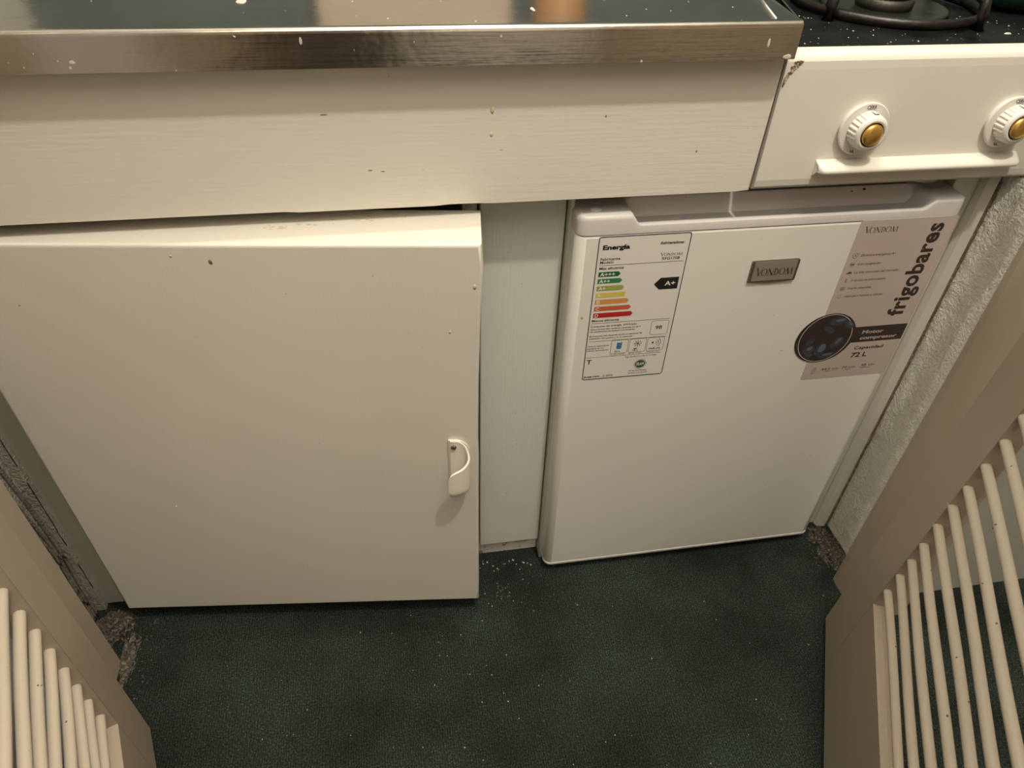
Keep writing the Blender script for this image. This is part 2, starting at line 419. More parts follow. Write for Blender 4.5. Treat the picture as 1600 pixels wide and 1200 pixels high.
# hinges at the left edge (behind the door face)
# finger pull: back plate, cupped shell cut obliquely, top flange (one moulded piece)
s0, s1 = .4712, .4970
bm = new()
RP = [(.4734, .0020, .3743), (.4800, .0024, .3740), (.4860, .0030, .3722), (.4920, .0050, .3668), (.4956, .0090, .3595), (.4965, .0140, .3538), (.4936, .0190, .3488), (.4871, .0235, .3445), (.4796, .0258, .3415), (.4735, .0266, .3370), (.4706, .0262, .3300)]
def cr(u):
    k = u*(len(RP)-1); i = min(int(k), len(RP)-2); t_ = k-i
    P0_, P1_, P2_, P3_ = (Vector(RP[max(0, min(len(RP)-1, i+d_))]) for d_ in (-1, 0, 1, 2))
    return .5*((2*P1_)+(P2_-P0_)*t_+(2*P0_-5*P1_+4*P2_-P3_)*t_*t_+(3*P1_-P0_-3*P2_+P3_)*t_**3)
def sec(u, q):
    c = cr(u); d_ = cr(min(1, u+.01))-cr(max(0, u-.01)); n_ = Vector((-d_.y, d_.x)).normalized()
    return c.x+n_.x*.0024*q, max(.0005, c.y+n_.y*.0024*q)
def rim(u): return cr(u).z
NS, rows = 48, 16; ZB = .2975
outer, inner = [], []
for i in range(NS+1):
    u = i/NS; co_, ci_ = [], []
    for j in range(rows+1):
        w_ = j/rows; z = rim(u)+(ZB-rim(u))*w_
        bz = min(1, max(0, (ZB+.012-z)/.012)); k = math.sqrt(max(0, 1-bz*bz))
        for q, lst in ((0, co_), (1, ci_)):
            ss, pp = sec(u, q); cx = (s0+s1)/2
            lst.append(bm.verts.new(onD(cx+(ss-cx)*(.70+.30*k), z+(.0004 if q and j == 0 else 0), pp*(.80+.20*k))))
    outer.append(co_); inner.append(ci_)
for i in range(NS):
    for j in range(rows):
        bm.faces.new((outer[i][j], outer[i+1][j], outer[i+1][j+1], outer[i][j+1]))
        bm.faces.new((inner[i][j], inner[i][j+1], inner[i+1][j+1], inner[i+1][j]))
    bm.faces.new((outer[i][0], inner[i][0], inner[i+1][0], outer[i+1][0]))
for j in range(rows):
    bm.faces.new((outer[NS][j], inner[NS][j], inner[NS][j+1], outer[NS][j+1]))
    bm.faces.new((outer[0][j], outer[0][j+1], inner[0][j+1], inner[0][j]))
bc = bm.verts.new(onD((s0+s1)/2, ZB, .001)); pb = [outer[i][rows] for i in range(NS+1)]
for i in range(NS): bm.faces.new((pb[i], pb[i+1], bc))
def addD(pts, a, b_):
    vs = prism(bm, pts, a, b_, 'y')
    for v in vs: v.co = Dm @ v.co
addD([(s0, ZB+.008), (.4960, ZB+.008), (.4960, .3580), (.4935, .3660), (.4875, .3715), (.482, .3738), (s0, .3740)], -.0022, -.0001)
addD([(s0+.0025, .3722), (.4855, .3712), (.4850, .3733), (s0+.0025, .3745)], -.0050, -.0021)
pull = obj('handle', bm, M['handle'], t_door, smooth=True, auto=40); pull['label'] = 'ivory moulded finger pull'
bm = new(); sm_ = Dm @ Matrix.Translation((.4775, -.0052, .3655)) @ Matrix.Rotation(math.pi/2, 4, 'X')
lathe(bm, [(.0034, 0), (.0034, .001), (.0024, .0018), (0, .002)], 16, sm_)
for q in (-.0012, .0012): box(bm, q-.0003, q+.0003, -.0022, .0022, .0014, .0023, mat=sm_)
obj('screw', bm, M['screw'], t_door, smooth=True, auto=30)
# paint chips and blemishes on the door face
def chip(s, z, r, m, parent, sq=(1, .25, 1), fr=None, sd=1):
    bm = new(); p = onD(s, z, .0) if fr is None else Vector(fr)
    blob(bm, p, r, sq, sd, 1); return obj('paint_chip', bm, m, parent, smooth=True)
chip(.257, .6135, .0026, M['chip'], t_door, (.8, .2, 1.2), sd=3)
chip(.2225, .620, .0016, M['drip'], t_door, sd=4)
chip(.455+.0485, .585, .0028, M['drip'], t_door, (.7, .3, 1.1), sd=5)
chip(.130, .262, .0018, M['paper'], t_door, sd=6)
chip(.325, .3795, .0016, M['paper'], t_door, (.4, .3, 2.2), sd=7)
chip(.478, .530, .0020, M['drip'], t_door, (.7, .3, 1), sd=9)
# flaked paint along the top back edge
bm = new()
for i in range(34):
    u = random.random(); s = .30+.155*u
    p = Dm @ Vector((s, .030-(s-.30)*-.19+random.uniform(-.004, .006), Z1+.0002))
    blob(bm, p, random.uniform(.0008, .0026), (1.3, .6, .18), i, 1)
obj('paint_flakes', bm, M['drip'], t_door)['kind'] = 'stuff'

# ------------------------------------------------------------------ apron board under the worktop
t_ap = thing('fascia_board', 'long cream painted fascia board under the steel worktop', 'board', (-.06, .65, .645))
bm = new()
n = 60; o2 = []
for i in range(n+1):
    x = -.488+(.3655+.488)*i/n
    zz = .645+(.0030*math.exp(-((x-.066)/.013)**2))+(.0012 if x < -.1 else 0)
    o2.append((x, zz))
prism(bm, o2+[(.3675, .790), (-.488, .790)], .640, .660, 'y')
es = [e for e in bm.edges if all(abs(v.co.y-.64) < 1e-6 for v in e.verts)]
bmesh.ops.bevel(bm, geom=es, offset=.002, segments=2, profile=.5, affect='EDGES')
obj('front_board', bm, M['cream_board'], t_ap, smooth=True, auto=40)
for x, z, r, m, sq in ((.094, .7365, .0026, 'drip', (.8, .3, 1.6)), (.0935, .714, .0022, 'drip', (.8, .3, 1.3)), (.2015, .7275, .0016, 'chip', (.5, .3, 1)),
                       (-.020, .684, .0016, 'chip', (1.6, .3, .3)), (-.0085, .6825, .0016, 'chip', (1.6, .3, .3)), (.2985, .690, .0013, 'chip', (.8, .3, 1)), (-.055, .7365, .0022, 'chip', (1.8, .2, .25))):
    chip(0, 0, r, M[m], t_ap, sq, fr=(x, .6400, z), sd=x*50)

# ------------------------------------------------------------------ stainless worktop
t_wt = thing('steel_worktop', 'stainless steel sink top with folded front edge and paint spatters', 'worktop', (-.06, .85, .778))
YS = .6205; XR0, XR1 = .3655, .405
prof = [(YS+.003, .7798), (YS, .7808)]
for k in range(6):
    a = k/5*math.pi/2; prof.append((YS+.0045-.0045*math.cos(a), .8073+.0045*math.sin(a)))
prof += [(YS+.009, .8117), (YS+.010, .8105), (YS+.30, .8100), (YS+.575, .8105), (YS+.575, .800), (YS+.012, .800), (YS+.004, .7985)]
bm = new()
def xr(y): return XR0+(XR1-XR0)*(y-YS)/.16 if y < YS+.16 else XR1
sects = [-.488, -.3, -.1, .1, .25]
rings = [[bm.verts.new((x, y, z)) for y, z in prof] for x in sects]
rings.append([bm.verts.new((xr(y)-.0015, y, z)) for y, z in prof])
for Aa, Bb in zip(rings, rings[1:]):
    for k in range(len(prof)): bm.faces.new((Aa[k], Bb[k], Bb[(k+1) % len(prof)], Aa[(k+1) % len(prof)]))
bm.faces.new(rings[0]); bm.faces.new(rings[-1][::-1])
obj('sheet_top', bm, M['steel'], t_wt, smooth=True, auto=35)
bm = new(); prism(bm, [(XR0-.0015, YS+.001), (XR0, YS+.0015), (XR1, YS+.16), (XR1, YS+.57), (XR1-.002, YS+.57), (XR1-.002, YS+.16), (XR0-.002, YS+.003)], .7808, .8095)
obj('right_skirt', bm, M['steel'], t_wt)
bm = new(); tube(bm, [(XR0-.022, YS+.012, .8106), (XR1-.022, YS+.17, .8106), (XR1-.022, YS+.5, .8106)], .0018, 8); obj('raised_bead', bm, M['steel'], t_wt, smooth=True)
bm = new()
for i in range(26):       # dried white paint spatters on the steel
    x = random.uniform(-.45, .36)
    if random.random() < .55: blob(bm, (x, YS-.0001, random.uniform(.781, .806)), random.uniform(.0004, .0011), (1, .2, 1.4), i, 1)
    else: blob(bm, (x, random.uniform(YS+.01, YS+.10), .8106), random.uniform(.0004, .0012), (1, 1.3, .2), i, 1)
blob(bm, (.336, YS, .795), .0025, (.5, .15, 1.4), 3, 2); blob(bm, (.357, YS, .783), .003, (1.3, .12, .7), 4, 2)
blob(bm, (-.117, YS+.09, .8106), .005, (.9, 1.6, .12), 5, 2); blob(bm, (-.063, YS, .802), .0022, (.5, .15, 1.4), 8, 2)
blob(bm, (.134, YS+.055, .8106), .0035, (.5, 2.0, .12), 6, 2); blob(bm, (-.236, YS, .789), .0018, (1.3, .15, .8), 7, 2)
obj('paint_spatters', bm, M['plasterflake'], t_wt)['kind'] = 'stuff'

# unseen things added behind the worktop to colour the reflection in the steel
t = thing('added_beige_board', 'added beige board, unseen, leaning at the back and mirrored in the steel top', 'board', (.065, 1.16, .811))
bm = new(); box(bm, -.09, .20, 1.165, 1.183, .8118, 1.10, .006); obj('board', bm, plain('added_beige_tone', (.38, .335, .28), .6), t, smooth=True, auto=30)
t = thing('added_orange_tin', 'added orange tin, unseen, beside the beige board and mirrored in the steel top', 'tin', (.265, 1.13, .811))
bm = new(); lathe(bm, [(.036, 0), (.038, .003), (.038, .12), (.036, .123)], 32, Matrix.Translation((.265, 1.13, .8118))); obj('can', bm, plain('added_orange_tone', (.42, .22, .09), .45), t, smooth=True, auto=40)
bm = new(); lathe(bm, [(.039, .1235), (.039, .14), (.036, .143), (0, .143)], 32, Matrix.Translation((.265, 1.13, .8118))); obj('lid', bm, M['silver'], t, smooth=True, auto=40)

# ------------------------------------------------------------------ hob with its front control panel
t_hob = thing('gas_hob', 'black gas hob with cream enamel control panel and two knobs', 'hob', (.53, .85, .645))
bm = new(); box(bm, .3695, .798, .652, 1.19, .765, .7800, .002); obj('cooktop', bm, M['hob'], t_hob, smooth=True, auto=30)['label'] = 'black enamel cooktop with crumbs'
bm = new()
pf = [(.650, .650), (.6455, .6455), (.641, .6465), (.6385, .650), (.6375, .657), (.6375, .766)]
for k in range(1, 7):
    a = k/6*math.pi/2; pf.append((.6375+.010*(1-math.cos(a)), .7705+.0105*math.sin(a)))
pf += [(.6535, .7815), (.6535, .777), (.650, .776), (.646, .768), (.646, .656)]
ln = len(pf); r0 = [bm.verts.new((.3685, y, z)) for y, z in pf]; r1 = [bm.verts.new((.798, y, z)) for y, z in pf]
for k in range(ln): bm.faces.new((r0[k], r1[k], r1[(k+1) % ln], r0[(k+1) % ln]))
bm.faces.new(r0); bm.faces.new(r1[::-1])
obj('control_panel', bm, M['enamel'], t_hob, smooth=True, auto=50)

# text helpers ------------------------------------------------------
def text_mesh(s, bold=0, shear=0, sp=1.0):
    cu = bpy.data.curves.new('t', 'FONT'); cu.body = s; cu.size = 1; cu.offset = bold; cu.shear = shear; cu.space_character = sp
    cu.resolution_u = 3
    o = bpy.data.objects.new('t', cu); C.objects.link(o)
    dg = bpy.context.evaluated_depsgraph_get(); me = bpy.data.meshes.new_from_object(o.evaluated_get(dg))
    bpy.data.objects.remove(o); bpy.data.curves.remove(cu)
    vs = [v.co.copy() for v in me.vertices]; fs = [list(p.vertices) for p in me.polygons]; bpy.data.meshes.remove(me)
    return vs, fs
def put_text(bm, s, x0, x1, z0, z1, y, bold=0, shear=0, rot=False, ref=None, sp=1.0):
    """fits the text in the box; ref: string whose height sets the z scale (cap height)"""
    vs, fs = text_mesh(s, bold, shear, sp)
    if not vs: return
    mnx = min(v.x for v in vs); mxx = max(v.x for v in vs)
    if ref:
        rv, _ = text_mesh(ref, bold); mny = min(v.y for v in rv); mxy = max(v.y for v in rv)
    else: mny = min(v.y for v in vs); mxy = max(v.y for v in vs)
    nv_ = []
    for v in vs:
        u = (v.x-mnx)/(mxx-mnx); w_ = (v.y-mny)/(mxy-mny)
        if rot: nv_.append(bm.verts.new((x1-(x1-x0)*w_, y, z0+(z1-z0)*u)))
        else: nv_.append(bm.verts.new((x0+(x1-x0)*u, y, z0+(z1-z0)*w_)))
    for f in fs:
        try: bm.faces.new([nv_[i] for i in f])
        except ValueError: pass
def poly(bm, pts, y):
    try: bm.faces.new([bm.verts.new((a, y, b)) for a, b in pts])
    except ValueError: pass
def stroke(bm, a, b, w_, y):
    a = Vector(a); b = Vector(b); d = (b-a).normalized(); n_ = Vector((-d.y, d.x))*w_/2
    poly(bm, [tuple(a+n_), tuple(b+n_), tuple(b-n_), tuple(a-n_)], y)
def ringp(bm, cx, cz, rx, rz, tx, tz, y, a0=0, a1=2*math.pi, n=28):
    A_ = []; B_ = []
    for i in range(n+1):
        a = a0+(a1-a0)*i/n
        A_.append(bm.verts.new((cx+rx*math.cos(a), y, cz+rz*math.sin(a)))); B_.append(bm.verts.new((cx+(rx-tx)*math.cos(a), y, cz+(rz-tz)*math.sin(a))))
    for i in range(n): bm.faces.new((A_[i], A_[i+1], B_[i+1], B_[i]))
def disc(bm, cx, cz, rx, rz, y, n=36, rot=0):
    c_, s_ = math.cos(rot), math.sin(rot)
    poly(bm, [(cx+rx*math.cos(2*math.pi*i/n)*c_-rz*math.sin(2*math.pi*i/n)*s_, cz+rx*math.cos(2*math.pi*i/n)*s_+rz*math.sin(2*math.pi*i/n)*c_) for i in range(n)], y)
def serif_word(bm, x0, x1, z0, z1, y, k=1.0):
    """small-capital serif wordmark V O N D O M, thick and thin strokes"""
    T_ = bmesh.new(); thin = .045*k; thick = .13*k
    def ser(x, z, w_=.16): stroke(T_, (x-w_/2, z), (x+w_/2, z), .035*k, 0)
    H = .80
    stroke(T_, (.05, 1), (.42, 0), thick, 0); stroke(T_, (.40, .02), (.78, 1), thin, 0); ser(.05, .985, .2); ser(.78, .985, .18)
    ringp(T_, 1.10, .40, .40, .42, .105*k, .035*k, 0)
    stroke(T_, (1.68, 0), (1.68, H), thin, 0); stroke(T_, (1.66, H), (2.24, 0), thick, 0); stroke(T_, (2.24, 0), (2.24, H), thin, 0); ser(1.66, .015); ser(1.62, H-.015); ser(2.26, H-.015)
    stroke(T_, (2.54, 0), (2.54, H), thick*.8, 0); ringp(T_, 2.56, .40, .46, .40, .12*k, .04*k, 0, -math.pi/2, math.pi/2, 18); ser(2.52, .02, .2); ser(2.52, H-.02, .2)
    ringp(T_, 3.50, .40, .40, .42, .105*k, .035*k, 0)
    stroke(T_, (4.06, 0), (4.14, H), thin, 0); stroke(T_, (4.14, H), (4.44, 0), thick, 0); stroke(T_, (4.44, 0), (4.78, H), thin, 0); stroke(T_, (4.76, H), (4.86, 0), thick*.85, 0); ser(4.06, .015); ser(4.88, .015)
    for f in T_.faces:
        f_v = [bm.verts.new((x0+(x1-x0)*(v.co.x)/4.95, y, z0+(z1-z0)*v.co.z)) for v in f.verts]; bm.faces.new(f_v)
    T_.free()
def rrect(x0, x1, z0, z1, r, n=5):
    out = []
    for cx, cz, a in ((x1-r, z1-r, 0), (x0+r, z1-r, 90), (x0+r, z0+r, 180), (x1-r, z0+r, 270)):
        for i in range(n+1):
            q = math.radians(a+90*i/n); out.append((cx+r*math.cos(q), cz+r*math.sin(q)))
    return out
def frame(bm, x0, x1, z0, z1, r, w_, y):
    O_ = rrect(x0, x1, z0, z1, r); I_ = rrect(x0+w_, x1-w_, z0+w_, z1-w_, max(r-w_, .0001))
    o_ = [bm.verts.new((a, y, b)) for a, b in O_]; i_ = [bm.verts.new((a, y, b)) for a, b in I_]
    n = len(o_)
    for k in range(n): bm.faces.new((o_[k], o_[(k+1) % n], i_[(k+1) % n], i_[k]))

def knob(cx, cz, turn, lab):
    mt = Matrix.Translation((cx, .6375, cz)) @ Matrix.Rotation(math.pi/2, 4, 'X')      # local +z -> world -y
    bm = new(); lathe(bm, [(.0240, 0), (.0244, .0030), (.0262, .0040), (.0262, .0052), (.0252, .0060), (.0215, .0062), (0, .0062)], 56, mt)
    dial = obj('knob', bm, M['knob'], t_hob, smooth=True, auto=35); dial['label'] = lab
    bm = new()
    N = 96
    def fl(i, r, h):
        a = i/N*360; top = abs((a-90-turn+180) % 360-180)
        if .0062 < h < .0175 and top > 17: return r*(1.0 if (i % 4) < 2 else .945)
        if .0045 < h < .0175 and top <= 10: return r*1.03
        return r
    lathe(bm, [(.0178, .006), (.0186, .0068), (.0182, .010), (.0176, .0170), (.0170, .0182), (.0158, .0202), (.0138, .0212), (.0122, .0208), (.0118, .0185), (0, .0185)], N, mt, fl)
    obj('grip', bm, M['knob'], dial, smooth=True, auto=28)
    bm = new(); lathe(bm, [(.0117, .0186), (.0117, .0200)], 40, mt); obj('dark_ring', bm, M['black'], dial)
    bm = new(); lathe(bm, [(.0106, .0195), (.0107, .0215), (.0098, .0232), (.0060, .0243), (0, .0246)], 40, mt); obj('brass_cap', bm, M['gold'], dial, smooth=True, auto=60)
    bm = new(); box(bm, -.00035, .00035, .0166, .0189, .0072, .0165, mat=mt @ Matrix.Rotation(math.radians(turn+4), 4, 'Z')); box(bm, -.0002, .004, .0166, .0188, .0159, .0165, mat=mt @ Matrix.Rotation(math.radians(turn+4), 4, 'Z'))
    obj('pointer_line', bm, M['ink'], dial)
    bm = new(); put_text(bm, 'CERR', cx-.0052, cx+.0052, cz+.0200, cz+.0236, .6375-.00635, .02)
    stroke(bm, (cx-.004, cz+.0192), (cx+.004, cz+.0192), .0005, .6375-.00635)
    obj('lettering', bm, M['grey_ink'], dial)
    bm = new(); stroke(bm, (cx-.008, cz-.0205), (cx-.006, cz-.0235), .0008, .6375-.00635); stroke(bm, (cx-.0055, cz-.0205), (cx-.0035, cz-.0238), .0008, .6375-.00635); stroke(bm, (cx-.007, cz-.0225), (cx-.0045, cz-.0225), .0006, .6375-.00635)
    obj('flame_mark', bm, M['grey_ink'], dial)
knob(.4670, .7095, 0, 'left fluted ivory knob with brass cap')
knob(.6300, .7110, 4, 'right fluted ivory knob with brass cap')

# pressed pull rail below the knobs
bm = new()
sec = [(.6375, .6772), (.6330, .6768), (.6255, .6738), (.6222, .6715), (.6214, .6690), (.6225, .6672), (.6238, .6676), (.6240, .6700), (.6262, .6722), (.6330, .6745), (.6375, .6750)]
def lift(x):   # ends are rounded in plan
    e = min(x-.429, .660-x); return 1 if e > .008 else math.sqrt(max(0, 1-((.008-e)/.008)**2))
xs = [.4292, .4300, .4315, .434, .437]+[.437+(.652-.437)*i/12 for i in range(1, 13)]+[.655, .6575, .659, .6598]
rg = [[bm.verts.new((x, .6375-(.6375-y)*(lift(x)*.6+.4), z)) for y, z in sec] for x in xs]
for a_, b_ in zip(rg, rg[1:]):
    for k in range(len(sec)): bm.faces.new((a_[k], b_[k], b_[(k+1) % len(sec)], a_[(k+1) % len(sec)]))
bm.faces.new(rg[0]); bm.faces.new(rg[-1][::-1])
rl = obj('pull_rail', bm, M['enamel'], t_hob, smooth=True, auto=50)
bm = new()
prism(bm, [(.6375, .6745), (.6305, .6735), (.6290, .6690), (.6330, .6640), (.6375, .6600)], .4292, .4302, 'x'); obj('end_gusset', bm, M['enamel'], rl)
bm = new(); box(bm, .500, .630, .6371, .6376, .6610, .6617); box(bm, .622, .632, .6370, .6376, .6612, .6624); obj('slot', bm, M['black'], rl)
# rust and flaked paint at the top left corner of the panel
bm = new()
for i in range(60):
    u = random.random()**.8; x = .3700+.0085*u**2+random.uniform(0, .0035)*u; z = .752+.0205*u+random.uniform(-.0018, .0018)
    blob(bm, (x, .6372, z), random.uniform(.0006, .0016), (1, .5, 1.2), i, 1, .6)
blob(bm, (.3800, .6368, .7735), .0022, (2.2, .35, .55), 5, 2, .5)
o_ = obj('rust_flakes', bm, M['rust'], t_hob); o_['kind'] = 'stuff'; o_['label'] = 'brown rust and lifted paint flakes'

# burner and pan support
bxy = (.560, .800); zt = .7800
bm = new(); lathe(bm, [(.0, .0012), (.040, .0012), (.062, .0030), (.066, .0042), (.068, .0030), (.069, .0)], 48, Matrix.Translation((bxy[0], bxy[1], zt))); obj('spill_bowl', bm, M['burner_bowl'], t_hob, smooth=True)
bm = new(); lathe(bm, [(.030, .001), (.031, .010), (.026, .013)], 64, Matrix.Translation((bxy[0], bxy[1], zt)), lambda i, r, h: r*(1 if i % 2 else .94) if h > .005 else r)
bn = obj('burner', bm, M['burner_alu'], t_hob, smooth=True, auto=20)
bm = new(); lathe(bm, [(.027, .013), (.028, .017), (.024, .0195), (0, .0200)], 40, Matrix.Translation((bxy[0], bxy[1], zt))); obj('burner_cap', bm, M['iron'], bn, smooth=True, auto=40)
bm = new()
pts = []
for i in range(49):
    a = 2*math.pi*i/48; pts.append((bxy[0]+.098*math.cos(a), bxy[1]+.098*math.sin(a), zt+.006))
tube(bm, pts, .0042, 8, .0055)
sup = obj('pan_support', bm, M['iron'], t_hob, smooth=True)
for k, a in enumerate((-62, 28, 118, 208)):
    a = math.radians(a); ca, sa = math.cos(a), math.sin(a); bm = new()
    q = lambda r, z: (bxy[0]+r*ca, bxy[1]+r*sa, zt+z)
    tube(bm, [q(.107, .0), q(.107, .014), q(.104, .027), q(.094, .031), q(.060, .030), q(.036, .029)], [.0065, .0062, .006, .0052, .0045, .003], 8)
    obj('prong', bm, M['iron'], sup, smooth=True)
# green plastic bowl edge standing on the hob
t = thing('green_bowl', 'green translucent plastic bowl at the top right corner on the black hob', 'bowl', (.718, .800, .7802))
bm = new(); lathe(bm, [(0, .0015), (.022, .0008), (.036, .004), (.050, .016), (.058, .030), (.0565, .0302), (.048, .017), (.034, .006), (0, .004)], 40, Matrix.Translation((.718, .800, .7802)), lambda i, r, h: r*(1+.04*math.sin(i*.9)*(h/.03)))
obj('bowl_wall', bm, M['green_glass'], t, smooth=True)
bm = new()
for i in range(80):
    blob(bm, (random.uniform(.385, .675), random.uniform(.657, .77), .7802), random.uniform(.0003, .0009), (1, 1.4, .5), i, 1)
blob(bm, (.634, .690, .7804), .0028, (1.5, .7, .4), 4, 2)
tag(obj('crumbs', bm, M['plasterflake']), 'pale crumbs scattered over the front of the black hob', 'crumbs', kind='stuff')

# ------------------------------------------------------------------ fridge
t_f = thing('mini_fridge', 'white under-counter mini fridge with energy label and pink sticker', 'fridge', (.41, .9, 0))
FX0, FX1, FY, FB = .185, .6355, .640, .690
def plan(x0, x1, y0, y1, r, n=6):
    pts = [(x1, y1), (x0, y1)]
    for i in range(n+1):
        a = math.radians(180+90*i/n); pts.append((x0+r+r*math.cos(a), y0+r+r*math.sin(a)))
    for i in range(n+1):
        a = math.radians(270+90*i/n); pts.append((x1-r+r*math.cos(a), y0+r+r*math.sin(a)))
    return pts
bm = new()
base = plan(FX0, FX1, FY, FB, .011)
def ring_at(z, ins):
    cx, cy = (FX0+FX1)/2, FB
    return [bm.verts.new((cx+(x-cx)*(1-ins/.225), FB+(y-FB)*(1-ins/.05), z)) for x, y in base]
lv = [(.0195, .006), (.020, .0035), (.022, .0012), (.026, 0), (.30, 0), (.5985, 0), (.6005, .0008), (.6012, .003)]
rgs = [ring_at(z, i) for z, i in lv]
for a_, b_ in zip(rgs, rgs[1:]):
    for k in range(len(base)): bm.faces.new((a_[k], a_[(k+1) % len(base)], b_[(k+1) % len(base)], b_[k]))
bm.faces.new(rgs[0][::-1]); bm.faces.new(rgs[-1])
fd = obj('door', bm, M['fridge'], t_f, smooth=True, auto=40)
bm = new()
bp = plan(FX0-.0004, FX1+.0004, FY-.0008, FB, .0118)
vs = prism(bm, bp, .0185, .0225); es = [e for e in bm.edges if abs(e.verts[0].co.z-e.verts[1].co.z) < 1e-6]
bmesh.ops.bevel(bm, geom=es, offset=.0012, segments=2, profile=.5, affect='EDGES')
obj('bottom_rim', bm, M['fridge_cap'], fd, smooth=True, auto=40)
# top cap with pressed finger recess
bm = new()
def sm(a, b, x):
    q = min(1, max(0, (x-a)/(b-a))); return q*q*(3-2*q)
def section(x):
    nn = sm(.2425, .2535, x)*(1-sm(.5815, .5975, x))
    P_ = [(.640, .6022, .6022), (.640, .6190, .6085), (.6406, .6220, .6108), (.6428, .6238, .6118), (.647, .6242, .6116), (.6545, .6240, .6050), (.673, .6240, .6042), (.6790, .6240, .6215), (.6810, .6240, .6240), (.690, .6240, .6240), (.690, .6022, .6022)]
    e = min(x-FX0, FX1-x); r = .0115
    dy = r-math.sqrt(max(0, r*r-(r-e)**2)) if e < r else 0
    dz = .0045*max(0, 1-e/.006)**2
    dn = .0000
    return [(min(.690, y+dy*max(0, (.690-y)/.05)), z_a+(z_b-z_a)*nn-(dz if k_ not in (0, 10) else 0)) for k_, (y, z_a, z_b) in enumerate(P_)]
xs = [FX0+.0002, FX0+.001, FX0+.0025, FX0+.005, FX0+.008, FX0+.0115, .22, .2425]+[.2425+.011*i/8 for i in range(1, 9)]+[.3, .4, .5, .5815]+[.5815+.016*i/8 for i in range(1, 9)]+[.61, FX1-.0115, FX1-.008, FX1-.005, FX1-.0025, FX1-.001, FX1-.0002]
rg = [[bm.verts.new((x, y, z)) for y, z in section(x)] for x in xs]
for a_, b_ in zip(rg, rg[1:]):
    for k in range(11): bm.faces.new((a_[k], b_[k], b_[(k+1) % 11], a_[(k+1) % 11]))
bm.faces.new(rg[0]); bm.faces.new(rg[-1][::-1])
cap = obj('door_cap', bm, M['fridge_cap'], fd, smooth=True, auto=50); cap['label'] = 'grey white plastic handle strip with finger recess'
bm = new(); lathe(bm, [(.0062, 0), (.0062, .0012), (.0045, .0022), (0, .0024)], 24, Matrix.Translation((.2065, .6555, .6238))); obj('screw_cover', bm, M['fridge_cap'], fd, smooth=True, auto=50)
bm = new()
for x, z in ((.514, .6185), (.5285, .6205)): blob(bm, (x, .6787, z), .0020, (1, .5, .8), x, 1)
obj('drip_hole', bm, M['black'], fd)
bm = new(); box(bm, FX0+.006, FX1-.006, .690, .698, .03, .615); obj('door_gasket', bm, M['gasket'], t_f)
bm = new(); box(bm, .190, .631, .698, 1.15, .022, .622, .004); obj('body', bm, M['fridge'], t_f, smooth=True, auto=30)
bm = new(); lathe(bm, [(.024, 0), (.024, .003), (.020, .0045), (.008, .005), (0, .005)], 36, Matrix.Translation((.6085, .703, .6245))); obj('hinge_cover', bm, M['fridge_cap'], t_f, smooth=True, auto=40)
for x, y in ((.215, .672), (.605, .672), (.215, 1.1), (.605, 1.1)):
    bm = new(); lathe(bm, [(.014, 0), (.014, .014), (.009, .0145), (.009, .024 if y > .7 else .0186)], 20, Matrix.Translation((x, y, 0))); obj('foot', bm, M['fridge_cap'], t_f, smooth=True, auto=40)
for x, z, r in ((.2005, .4975, .0022),):
    bm = new(); blob(bm, (x, .6400, z), r, (.9, .25, 1.2), 2, 1); obj('glue_spot', bm, M['drip'], fd)

# badge
bm = new(); prism(bm, rrect(.3925, .4500, .5315, .5590, .0012), .6400, .6372, 'y')
bd = obj('badge', bm, M['badge_edge'], t_f); bd['label'] = 'silver brand plate reading VONDOM'
bm = new(); prism(bm, rrect(.3955, .4470, .5335, .5585, .001), .6372, .6366, 'y'); obj('face_plate', bm, M['silver'], bd)
bm = new(); serif_word(bm, .3990, .4440, .5405, .5515, .6364); obj('lettering', bm, M['ink'], bd)
bm = new()      # curved pressed lip of the plate below
lo = [(.3925, .5312)]+[(.3925+.0575*i/12, .5312-.0032*math.sin(math.pi*i/12)) for i in range(1, 12)]+[(.45, .5312)]
prism(bm, lo, .6399, .6385, 'y'); obj('lower_lip', bm, M['silver'], bd)

# energy label
YL = .6397
def part(name, fn, m, parent, y=None):
    b = new(); fn(b); return obj(name, b, m, parent)
el = part('energy_label', lambda b: prism(b, rrect(.2090, .3132, .4018, .6010, .003), .6400, YL, 'y'), M['paper'], t_f); el['label'] = 'white energy rating label with coloured arrows'
y1 = YL-.0002; y2 = YL-.0004
M['navy'] = plain('navy_ink', (.02, .04, .07), .4)
part('border', lambda b: frame(b, .2094, .3128, .4022, .6006, .0035, .0010, y1), M['navy'], el)
cols = [(.010, .11, .045), (.035, .20, .07), (.30, .35, .08), (.62, .50, .10), (.60, .27, .07), (.50, .115, .045), (.44, .02, .02)]
rows_ = [(.5508, .5570, .2363, .2389, 'A+++'), (.5420, .5482, .2392, .2417, 'A++'), (.5324, .5388, .2428, .2452, 'A+'), (.5234, .5296, .2474, .2477, 'A'), (.5143, .5207, .2507, .2531, 'B'), (.5051, .5112, .2545, .2570, 'C'), (.4956, .5022, .2580, .2605, 'D')]
for (za, zb, xa, xb, s), c in zip(rows_, cols):
    m = plain('arrow_ink', c, .4); zm = (za+zb)/2
    part('rating_arrow', lambda b: poly(b, [(.2135, za), (xa, za), (xb, zm), (xa, zb), (.2135, zb)], y1), m, el)
def letters(b):
    for (za, zb, xa, xb, s) in rows_:
        wdt = {1: .0042, 2: .0085, 3: .0125, 4: .0172}[len(s)]
        put_text(b, s, .2152, .2152+wdt, za+.0008, zb-.0009, y2, .025, ref='A')
    put_text(b, 'A+', .2925, .3050, .5342, .5400, y2, .02, ref='A')
part('arrow_lettering', letters, M['paper'], el)
